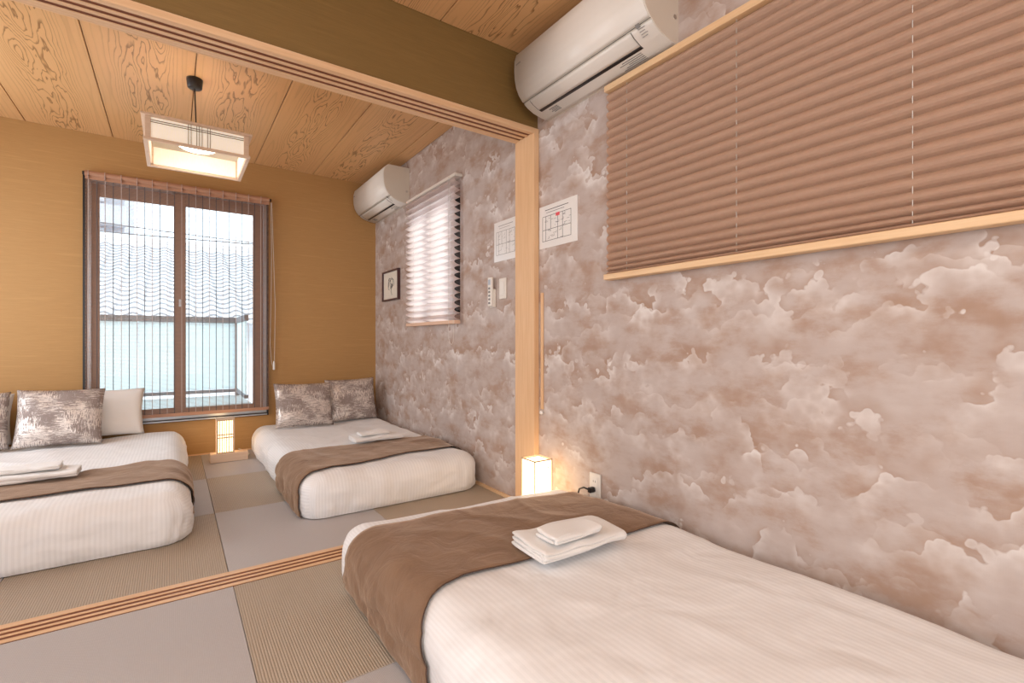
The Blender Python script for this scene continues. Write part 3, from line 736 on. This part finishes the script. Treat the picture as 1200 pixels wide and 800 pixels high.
# ================================================================== towels
def towel(name, label, x0, x1, y0, y1, z, th, layers, seed, group=None, rz=0, f=None, h=.2, lift=0):
    """cloth folded back and forth, folds seen at the left end; front edge is a round fold"""
    if f: z = max(f(a, b, h)[0].z for a in (x0, (x0 + x1) / 2, x1) for b in (y0, (y0 + y1) / 2, y1)) + .017 + lift
    W = y1 - y0; g = th / layers; path = []
    def arc(cy, cz, r, a0, a1, n=7):
        return [(cy + r * math.cos(a0 + (a1 - a0) * k / n), cz + r * math.sin(a0 + (a1 - a0) * k / n)) for k in range(n + 1)]
    r = (th - g) / 2
    # outer wrap: bottom from back to front, round up, back over the top
    path += [(W - .004, g / 2), (W * .6, g / 2), (W * .3, g / 2)]
    path += arc(r + g / 2, th / 2, r, -PI / 2, -PI * 1.5, 10)
    path += [(W * .35, th - g / 2), (W * .7, th - g / 2), (W - .012, th - g / 2)]
    bm = bmesh.new(); nx = 16
    def sheet(pt):
        rows = []
        for i in range(nx + 1):
            x = (x1 - x0) * i / nx - (x1 - x0) / 2; row = []
            for k, (a, b) in enumerate(pt):
                wob = .017 * noise.noise(Vector((x * 9, a * 12, seed))) * (b / th) ; wob2 = .018 * noise.noise(Vector((x * 6, k * .6, seed + 4)))
                row.append(bm.verts.new((x + (.003 * noise.noise(Vector((a * 20, b * 90, seed))) if i in (0, nx) else 0), a - W / 2 + wob2 * (a < .02) , max(b + (wob if b > g else 0), g / 2))))
            rows.append(row)
        for A, B in zip(rows, rows[1:]):
            for k in range(len(pt) - 1): bm.faces.new((A[k], A[k + 1], B[k + 1], B[k])).smooth = True
    sheet(path)
    if layers > 2:
        r2 = g * .55; inner = [(W - .006, g * 1.5), (W * .5, g * 1.45)] + arc(r + g * .9, th / 2, r2, -PI / 2, -PI * 1.5, 6) + [(W * .5, th - g * 1.45), (W - .008, th - g * 1.5)]
        sheet(inner)
    o = obj(name, bm, M['towel'], None, True); md = o.modifiers.new('pile', 'SOLIDIFY'); md.thickness = g * .86; md.offset = 0
    s2 = o.modifiers.new('soft', 'SUBSURF'); s2.levels = 1; s2.render_levels = 1
    o.location = ((x0 + x1) / 2, (y0 + y1) / 2, z); o.rotation_euler.z = rz; tag(o, label, 'towel', group); return o
towel('bath_towel', 'folded white bath towel on the brown runner of the foreground bed', .88, 1.215, 1.085, 1.29, .243, .040, 3, 1, None, -.03, f=fN, h=.228, lift=0)
towel('hand_towel', 'small folded white hand towel topmost on the foreground bed', .925, 1.115, 1.10, 1.215, .285, .030, 2, 2, None, .03, f=fN, h=.228, lift=0.042)
towel('bath_towel', 'folded white bath towel on the single bed by cloud-papered wall', .97, 1.30, 3.16, 3.36, .222, .028, 3, 3, f=fR, h=0.215, lift=0)
towel('hand_towel', 'small white hand towel topmost on the single far bed', 1.02, 1.22, 3.22, 3.33, .251, .020, 2, 4, f=fR, h=0.215, lift=0.03)
towel('bath_towel', 'folded white bath towel on the runner of the double bed', -.75, -.38, 3.13, 3.33, .234, .034, 3, 5, f=fL, h=0.225, lift=0)
towel('hand_towel', 'small white hand towel topmost on the double bed', -.70, -.45, 3.18, 3.31, .270, .024, 2, 6, f=fL, h=0.225, lift=0.040)

# ================================================================== air conditioners
prof = [(.0, .295), (.14, .295), (.180, .288), (.203, .268), (.213, .235), (.215, .19), (.212, .145), (.203, .108), (.188, .078), (.165, .052), (.135, .030), (.10, .015), (.05, .005), (.0, .0)]
def ac_unit(label, y0, y1, z0):
    root = empty('air_conditioner', (XR, (y0 + y1) / 2, z0), label, 'air conditioner', 'wall air conditioners')
    # densify profile
    P = []
    for a, b in zip(prof, prof[1:]):
        for k in range(3): P.append((a[0] + (b[0] - a[0]) * k / 3, a[1] + (b[1] - a[1]) * k / 3))
    P.append(prof[-1])
    bm = bmesh.new(); A = [bm.verts.new((XR - d, y0, z0 + z)) for d, z in P]; B = [bm.verts.new((XR - d, y1, z0 + z)) for d, z in P]
    for k in range(len(P) - 1):
        fc = bm.faces.new((A[k], A[k + 1], B[k + 1], B[k])); fc.smooth = True
    bm.faces.new(A); bm.faces.new(B[::-1]); obj('body', bm, M['ac2'], root)
    def skin(name, ia, ib, ya, yb, off, m, th=.002):
        bm = bmesh.new(); rows = []
        pts = P[ia:ib + 1]
        for k, (d, z) in enumerate(pts):
            g = P[min(ia + k + 1, len(P) - 1)]; h_ = P[max(ia + k - 1, 0)]
            t = Vector((g[0] - h_[0], 0, g[1] - h_[1])).normalized(); n = Vector((-t.z, 0, t.x))  # outward in (d,z)
            dd, zz = d + n.x * off, z + n.z * off; di, zi = d + n.x * (off - th), z + n.z * (off - th)
            rows.append([bm.verts.new((XR - dd, ya, z0 + zz)), bm.verts.new((XR - dd, yb, z0 + zz)), bm.verts.new((XR - di, ya, z0 + zi)), bm.verts.new((XR - di, yb, z0 + zi))])
        for a, b in zip(rows, rows[1:]):
            bm.faces.new((a[0], a[1], b[1], b[0])).smooth = True; bm.faces.new((a[2], b[2], b[3], a[3])); bm.faces.new((a[0], b[0], b[2], a[2])); bm.faces.new((a[1], a[3], b[3], b[1]))
        bm.faces.new((rows[0][0], rows[0][2], rows[0][3], rows[0][1])); bm.faces.new((rows[-1][0], rows[-1][1], rows[-1][3], rows[-1][2]))
        return obj(name, bm, m, root)
    skin('front_panel', 4, 27, y0 + .004, y1 - .001, .0042, M['ac'], .004)
    skin('lower_panel', 28, 38, y0 + .003, y1 - .001, .0032, M['ac'], .003)
    skin('outlet_slot', 28, 34, y0 + .098, y1 - .048, .0036, M['greyprint'], .002)
    skin('air_flap', 28, 33, y0 + .100, y1 - .050, .0052, M['ac'], .0035)
    skin('outlet_gap', 33, 33 + 1, y0 + .100, y1 - .050, .0046, M['black'], .003)
    def seam(name, i, ya, yb, off=.0038, r=.0011):
        d0, z_0 = (P[int(i)][0] + P[int(i) + 1][0]) / 2 if i % 1 else P[int(i)][0], (P[int(i)][1] + P[int(i) + 1][1]) / 2 if i % 1 else P[int(i)][1]
        bm = bmesh.new(); tube(bm, [(XR - d0 - off * .7, ya, z0 + z_0 - off * .7), (XR - d0 - off * .7, yb, z0 + z_0 - off * .7)], r, 5); obj(name, bm, M['seam'], root)
    seam('panel_seam', 27.5, y0 + .001, y1 - .001, .0026, .0012)
    for yy in (y0 + .099, y1 - .049):
        bm = bmesh.new(); tube(bm, [(XR - P[k][0] - .0042, yy, z0 + P[k][1] - .0042) for k in range(28, 35)], .0009, 5); obj('flap_seam', bm, M['seam'], root)
    bm = bmesh.new(); tube(bm, [(XR - .022, y0 - .002, z0 + .10), (XR - .022, y0 + .004, z0 + .10)], .009, 12); obj('screw_cap', bm, M['silver'], root)
    # prints on the underside
    zz = lambda d: z0 + d / .10 * .011 - .0026
    def pr(ds, ys, m=M['greyprint'], nm='print'):
        bm = bmesh.new()
        for (d0, d1), (a, b) in zip(ds, ys):
            vs = [bm.verts.new((XR - d, y, z0 + (.005 + (d - .05) / .05 * .010 if d > .05 else d / .05 * .005) - .0042)) for d, y in ((d0, a), (d1, a), (d1, b), (d0, b))]; bm.faces.new(vs)
        return bm
    ds, ys = [], []
    for k in range(5): ds.append((.030 + k * .010, .034 + k * .010)); ys.append((y0 + .12, y0 + .24 - .02 * (k % 3)))
    tag(obj('instruction_print', pr(ds, ys), M['greyprint'], root), kind='stuff')
    ds, ys = [], []
    for k in range(4): ds.append((.040 + k * .009, .045 + k * .009)); ys.append((y1 - .15, y1 - .10 + .01 * (k % 2)))
    tag(obj('instruction_print', pr(ds, ys), M['greyprint'], root), kind='stuff')
    # label on the flap side
    bm = bmesh.new()
    def q(d, z, n, ya, yb, s=.006):
        x = XR - d; t = Vector((-.70, 0, -.71)) ; u = Vector((-.71, 0, .70)) * s
        c = Vector((x, 0, z0 + z)) + t * .006
        vs = [bm.verts.new((c + u * sg + Vector((0, y, 0)))) for sg, y in ((-1, ya), (-1, yb), (1, yb), (1, ya))]; bm.faces.new(vs)
    q(.160, .048, 0, y0 + .05, y0 + .068, .008)
    for k in range(4): q(.150 - k * .009, .040 - k * .006, 0, y0 + .035 + .006 * (k % 2), y0 + .066, .0012)
    obj('lamp_label', bm, M['greyprint'], root)
    text('maker_name', 'DAIKIN', .011, M['greyprint'], root, Matrix.Translation((XR - .2215, y1 - .020, z0 + .205)) @ Matrix(((0, 0, -1, 0), (-1, 0, 0, 0), (0, 1, 0, 0), (0, 0, 0, 1))))
    return root
ac_unit('white wall air conditioner in the near room above the big brown shade', 1.168, 1.955, 2.038)
ac_unit('white wall air conditioner in the far corner above the framed picture', 3.765, 4.555, 2.028)

# ================================================================== things on the right wall
def plan_sign(label, y0, y1, z0, z1, seed, redmark):
    root = empty('floor_plan_sign', (XR, (y0 + y1) / 2, z0), label, 'sign', 'laminated floor plans')
    box('laminated_sheet', (XR - .003, XR, y0, y1, z0, z1), M['paper'], root)
    R = random.Random(seed); bm = bmesh.new(); x0, x1 = XR - .0036, XR - .003
    def ln(ya, yb, za, zb): bx(bm, x0, x1, min(ya, yb), max(ya, yb), min(za, zb), max(za, zb))
    W, Hh = y1 - y0, z1 - z0; a, b, c, d = y0 + .15 * W, y1 - .10 * W, z0 + .16 * Hh, z0 + .74 * Hh; t = .0020
    for z in (c, d, c + (d - c) * .45): ln(a, b, z, z + t)
    for k in (0, .12, .30, .55, .72, 1): y = b - (b - a) * k; ln(y, y + t, c if k != .3 else c + (d - c) * .45, d)
    for k in range(26):
        y = a + R.random() * (b - a - .03); z = c + R.random() * (d - c - .012); ln(y, y + .008 + R.random() * .018, z, z + .0012)
        if k % 3 == 0: ln(y, y + .0012, z, z + .012)
    ln(a + .02, b - .02, z1 - .12 * Hh, z1 - .12 * Hh + .0030); ln(a + .05, b - .03, z1 - .18 * Hh, z1 - .18 * Hh + .0018)
    obj('plan_drawing', bm, M['ink' if redmark else 'greyprint'], root)
    if redmark:
        bm = bmesh.new(); bx(bm, XR - .0040, XR - .0034, y0 + .44 * W, y0 + .54 * W, d - .012, d + .004); obj('red_mark', bm, M['red'], root)
plan_sign('laminated floor plan with a red mark, right of the post', 1.735, 2.030, 1.385, 1.605, 3, True)
plan_sign('laminated floor plan without red mark, partly hidden by the post', 2.215, 2.470, 1.375, 1.610, 5, False)
# remote control in its holder and the switch
rc = empty('remote_control', (XR, 2.475, 1.105), 'slim white remote control in a wall holder below the floor plan', 'remote control')
box('holder', (XR - .018, XR, 2.452, 2.500, 1.105, 1.215), M['outlet'], rc, .003)
box('remote_body', (XR - .034, XR - .018, 2.455, 2.497, 1.112, 1.285), M['ac'], rc, .003)
for k in range(5): box('remote_button', (XR - .036, XR - .034, 2.466, 2.487, 1.125 + k * .022, 1.137 + k * .022), M['greyprint'], rc, .001)
box('remote_screen', (XR - .0352, XR - .034, 2.464, 2.489, 1.240, 1.272), M['alugrey'], rc)
sw = empty('light_switch', (XR, 2.375, 1.15), 'white rocker light switch plate beside the wooden post', 'switch')
box('switch_plate', (XR - .010, XR, 2.338, 2.408, 1.150, 1.272), M['outlet'], sw, .003)
box('rocker', (XR - .014, XR - .010, 2.352, 2.394, 1.170, 1.252), M['ac'], sw, .002)
# moulding strip by post
ws = empty('cable_moulding', (XR, 2.00, .53), 'thin tan cable moulding on the wall just right of the post', 'moulding')
box('strip', (XR - .008, XR, 1.995, 2.013, .545, 1.155), M['woodz'], ws, .001)
bm = bmesh.new(); bmesh.ops.create_uvsphere(bm, u_segments=12, v_segments=8, radius=.011, matrix=Matrix.Translation((XR - .011, 2.002, .528))); obj('end_stop', bm, M['knob'], ws, True)
# framed picture
pf = empty('framed_picture', (XR, 4.12, 1.26), 'small dark-framed ink drawing hung below the far air conditioner', 'picture')
fy0, fy1, fz0, fz1 = 3.955, 4.335, 1.262, 1.528
bm = bmesh.new(); fw = .014
for a in ((fy0, fy1, fz0, fz0 + fw), (fy0, fy1, fz1 - fw, fz1), (fy0, fy0 + fw, fz0 + fw, fz1 - fw), (fy1 - fw, fy1, fz0 + fw, fz1 - fw)): bx(bm, XR - .026, XR, *a, .001)
obj('frame', bm, M['frame'], pf)
box('mat_board', (XR - .012, XR - .006, fy0 + fw, fy1 - fw, fz0 + fw, fz1 - fw), M['cream'], pf)
bm = bmesh.new(); R = random.Random(4)
for k in range(16):
    a0 = R.random() * 6.28; r0 = .015 + R.random() * .05; cy, cz = 4.135 + R.uniform(-.03, .03), 1.41 + R.uniform(-.025, .03)
    tube(bm, [(XR - .0128, cy + r0 * math.cos(a0 + t * .35), cz + r0 * .8 * math.sin(a0 + t * .35)) for t in range(6)], .0018, 4)
tube(bm, [(XR - .0128, 4.13, 1.38), (XR - .0128, 4.14, 1.34), (XR - .0128, 4.12, 1.31)], .0016, 4)
obj('ink_drawing', bm, M['ink'], pf)
# outlet with plug
oc = empty('wall_outlet', (XR, 1.612, .18), 'ivory double wall outlet low on the wall right of the lantern', 'outlet')
box('outlet_plate', (XR - .009, XR, 1.577, 1.648, .175, .296), M['outlet'], oc, .003)
box('socket_face', (XR - .0115, XR - .009, 1.592, 1.633, .190, .281), M['ac'], oc, .001)
for z in (.255, .214):
    for y in (1.606, 1.618): box('socket_slot', (XR - .0122, XR - .0115, y - .001, y + .001, z, z + .010), M['black'], oc)
pg = empty('lamp_plug', (XR - .0125, 1.612, .222), 'black plug and lamp cord in the ivory wall outlet', 'plug')
box('plug_body', (XR - .046, XR - .0125, 1.603, 1.623, .212, .236), M['black'], pg, .004)
bm = bmesh.new(); tube(bm, [(XR - .045, 1.613, .228), (XR - .050, 1.64, .232), (XR - .040, 1.68, .215), (XR - .016, 1.73, .14), (XR - .010, 1.77, .04), (XR - .010, 1.82, .006), (XR - .062, 1.86, .006)], .004, 8); obj('cord', bm, M['black'], pg, True)
# cord of the far lantern, running to the corner
bm = bmesh.new(); tube(bm, [(.475, 4.27, .012), (.50, 4.40, .006), (.48, 4.53, .006), (.44, 4.56, .02)], .004, 6)
obj('cord', bm, M['cord'], fb, True)
